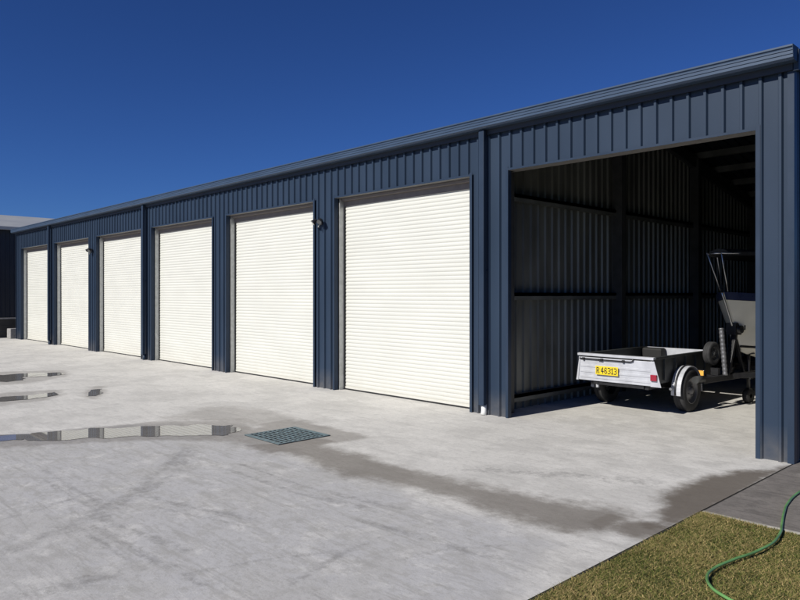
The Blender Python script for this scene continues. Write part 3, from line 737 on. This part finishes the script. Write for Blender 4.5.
# ------------------------------------------------------------------ boat (bow towards the doorway)
boat = empty('boat', (BX - .07, 2.74, 0), 'grey hulled runabout with navy gunwale band and black canopy, bow towards the doorway', 'boat', rz=R(-6))
L = 4.3
def hull_section(t):
    """t = 0 bow .. 1 stern: keel z, chine half width and z, sheer half width and z, y offsets"""
    s_ = t ** .62
    beam = .86 * min(1, 1.08 * math.sin(min(1, t * 1.9) * math.pi / 2) ** .95)
    ky = .62 * (1 - t) ** 2.6          # keel sits further aft than the sheer near the bow (raked stem)
    return dict(kz=.55 + .22 * (1 - t) ** 5, ky=t * L + ky * 0, cw=beam * .80, cz=.76 + .10 * (1 - t) ** 3, sw=beam, sz=1.48 + .14 * (1 - t) ** 2)
ns = 26; secs = []
for i in range(ns + 1):
    t = (i / ns) ** 1.5
    # stem rake: y shift per height
    s_ = hull_section(t)
    rk = lambda z: .55 * (1 - t) ** 2 * (1.62 - z) / .9
    ring = []
    prof = [(0.0, s_['kz']), (s_['cw'] * .5, (s_['kz'] + s_['cz']) / 2 - .02), (s_['cw'], s_['cz']), (s_['cw'] + .02, s_['cz'] + .012), (s_['cw'] * .6 + s_['sw'] * .4 + .005, s_['cz'] * .6 + s_['sz'] * .4), (s_['sw'], s_['sz'] - .10), (s_['sw'] + .006, s_['sz'])]
    if t == 0: prof = [(0.012 * min(1, k), z) for k, (x, z) in enumerate(prof)]
    for x, z in prof: ring.append((x, t * L + rk(z), z))
    secs.append(ring)
m = MB(); k = len(secs[0])
for s_ in (-1, 1):
    vs = [(s_ * x, y, z) for r_ in secs for x, y, z in r_]
    fs = [(i * k + j, i * k + j + 1, (i + 1) * k + j + 1, (i + 1) * k + j) for i in range(ns) for j in range(k - 1)]
    if s_ < 0: fs = [tuple(reversed(q)) for q in fs]
    m.add(vs, fs, False)
last = secs[-1]
m.add([(x, y, z) for x, y, z in last] + [(-x, y, z) for x, y, z in reversed(last)], [tuple(range(2 * k))])
b_ = [(x, y, z) for x, y, z in (r_[-1] for r_ in secs)]
hull = m.build('hull', M['hull'], boat)
# blue gunwale band & rubbing strake
bb = MB()
for s_ in (-1, 1):
    for i in range(ns):
        (x0_, ya_, za_), (x1_, yb_, zb_) = secs[i][-2], secs[i + 1][-2]; (u0, v0, w0), (u1, v1, w1) = secs[i][-1], secs[i + 1][-1]
        o_ = .012
        q = [(s_ * (x0_ + o_), ya_ - o_ * .6, za_), (s_ * (x1_ + o_), yb_ - o_ * .6, zb_), (s_ * (u1 + o_), v1 - o_ * .6, w1 + .012), (s_ * (u0 + o_), v0 - o_ * .6, w0 + .012),
             (s_ * (u0 - .05), v0 + .03, w0 + .012), (s_ * (u1 - .05), v1 + .02, w1 + .012)]
        bb.add(q, [(0, 1, 2, 3), (3, 2, 5, 4)])
bb.build('gunwale_band', M['hullblue'], hull)
sk = MB()
for s_ in (-1, 1): sk.tube([(s_ * (r_[2][0] + .012), r_[2][1], r_[2][2] - .012) for r_ in secs], .016, 8)
sk.build('chine_strake', M['blackpaint'], hull)
sm = MB().tube([(0, secs[0][j][1] - .012, secs[0][j][2]) for j in range(k)], .014, 8).build('stem_band', M['alu'], hull)
# foredeck, cockpit floor, windscreen
dk = MB(); nd = 12
for i in range(nd):
    a, b = secs[i][-1], secs[i + 1][-1]; dk.add([(-a[0], a[1], a[2] + .01), (a[0], a[1], a[2] + .01), (b[0], b[1], b[2] + .01), (-b[0], b[1], b[2] + .01)], [(0, 1, 2, 3)])
dk.build('foredeck', M['hull'], boat)
MB().box(-.6, .6, 1.9, L - .05, .98, 1.0).build('cockpit_floor', M['tsheet'], boat)
# canopy frame and cloth
cfm = MB()
for s_ in (-1, 1):
    cfm.tube([(s_ * .05, .05, 1.64), (s_ * .10, -.22, 2.16)], .009, 8)
    cfm.tube([(s_ * .10, -.22, 2.16), (s_ * .40, .62, 2.17), (s_ * .72, 1.6, 2.17), (s_ * .76, 2.9, 2.17)], .010, 8)
    cfm.tube([(s_ * .62, 1.25, 1.50), (s_ * .40, .62, 2.17)], .010, 8)
    cfm.tube([(s_ * .84, 3.0, 1.49), (s_ * .76, 2.9, 2.15)], .010, 8)
cfm.tube([(-.10, -.22, 2.16), (.10, -.22, 2.16)], .010, 8)
cfm.build('canopy_frame', M['alu'], boat)
cv = MB(); rows = [(-.10, .14, 2.18), (.6, .44, 2.19), (1.6, .76, 2.20), (2.95, .80, 2.20)]; vs = []
for y, hw, z in rows:
    for q in (-1, -.6, 0, .6, 1): vs.append((hw * q, y, z + .05 * (1 - q * q)))
for y, hw, z in rows:
    for q in (-1, -.6, 0, .6, 1): vs.append((hw * q, y, z + .05 * (1 - q * q) - .05))
fs = []; nr = len(rows)
for i in range(nr - 1):
    for j_ in range(4):
        a = i * 5 + j_; fs.append((a, a + 1, a + 6, a + 5)); c = a + nr * 5; fs.append((c, c + 5, c + 6, c + 1))
    for e in (0, 4): a = i * 5 + e; fs.append((a, a + 5, a + 5 + nr * 5, a + nr * 5))
for j_ in range(4):
    fs.append((j_, j_ + nr * 5, j_ + 1 + nr * 5, j_ + 1)); a = (nr - 1) * 5 + j_; fs.append((a, a + 1, a + 1 + nr * 5, a + nr * 5))
cv.add(vs, fs, False).build('canopy', M['canvas'], boat)
# outboard at the stern
ob = MB().box(-.2, .2, L + .02, L + .42, 1.25, 1.75).build('outboard_motor', M['blackpaint'], boat, bevel=.06)
MB().bar((0, L + .18, 1.25), (0, L + .22, .55), .14, .10).build('motor_leg', M['blackpaint'], ob, bevel=.02)

# ------------------------------------------------------------------ neighbouring shed, low wall, block
nb = empty('neighbour_shed', (-34, 0, 0), 'neighbouring dark navy shed with pale zinc roof behind the far end of the yard', 'shed')
def ribwall(x, y0, y1, z0, z1):
    pr = rib_profile(y0, y1, .07); vs = []; fs = []
    for y, h in pr: vs += [(x + h, y, z0), (x + h, y, z1)]
    for i in range(len(pr) - 1): fs.append((2 * i, 2 * i + 2, 2 * i + 3, 2 * i + 1))
    return MB().add(vs, fs)
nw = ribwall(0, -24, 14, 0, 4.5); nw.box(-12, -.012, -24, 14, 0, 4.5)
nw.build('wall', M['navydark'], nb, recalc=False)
nr_ = MB(); z0_, zr = 4.60, 5.68
for xa, za, xb_, zb_ in ((.35, z0_ - .06, -6, zr), (-6, zr, -12.35, z0_ - .06)):
    nr_.add([(x, y, z + dz) for (x, z) in ((xa, za), (xb_, zb_)) for y in (-24.4, 14.4) for dz in (0, -.06)], [(0, 2, 6, 4), (1, 5, 7, 3), (0, 1, 3, 2), (4, 6, 7, 5), (0, 4, 5, 1), (2, 3, 7, 6)])
nrf = nr_.build('roof', M['roofzinc'], nb)
MB().box(.35, .47, -24.4, 14.4, z0_ - .20, z0_ - .06).build('gutter', M['roofzinc'], nrf)
lw = empty('retaining_wall', (-28.4, 0, 0), 'low dark sleeper wall with pale cap beyond the shed corner', 'low wall')
m = MB()
for i in range(3): m.box(-.06 + .004 * (i % 2), .06 - .004 * (i % 2), -20, 12, .005 + i * .225, .222 + i * .225)
m.build('sleepers', M['sleeper'], lw)
MB().box(-.09, .09, -20, 12, .68, .72).build('cap', M['blockgrey'], lw)
bk = MB().box(-.16, .16, -.14, .14, 0, .36); bko = bk.build('concrete_block', M['blockgrey'], bevel=.02); bko.location = (-27.65, -.05, 0); bko.rotation_euler = (0, 0, .12)
tag(bko, 'small grey concrete block at the far left corner of the long shed', 'block')
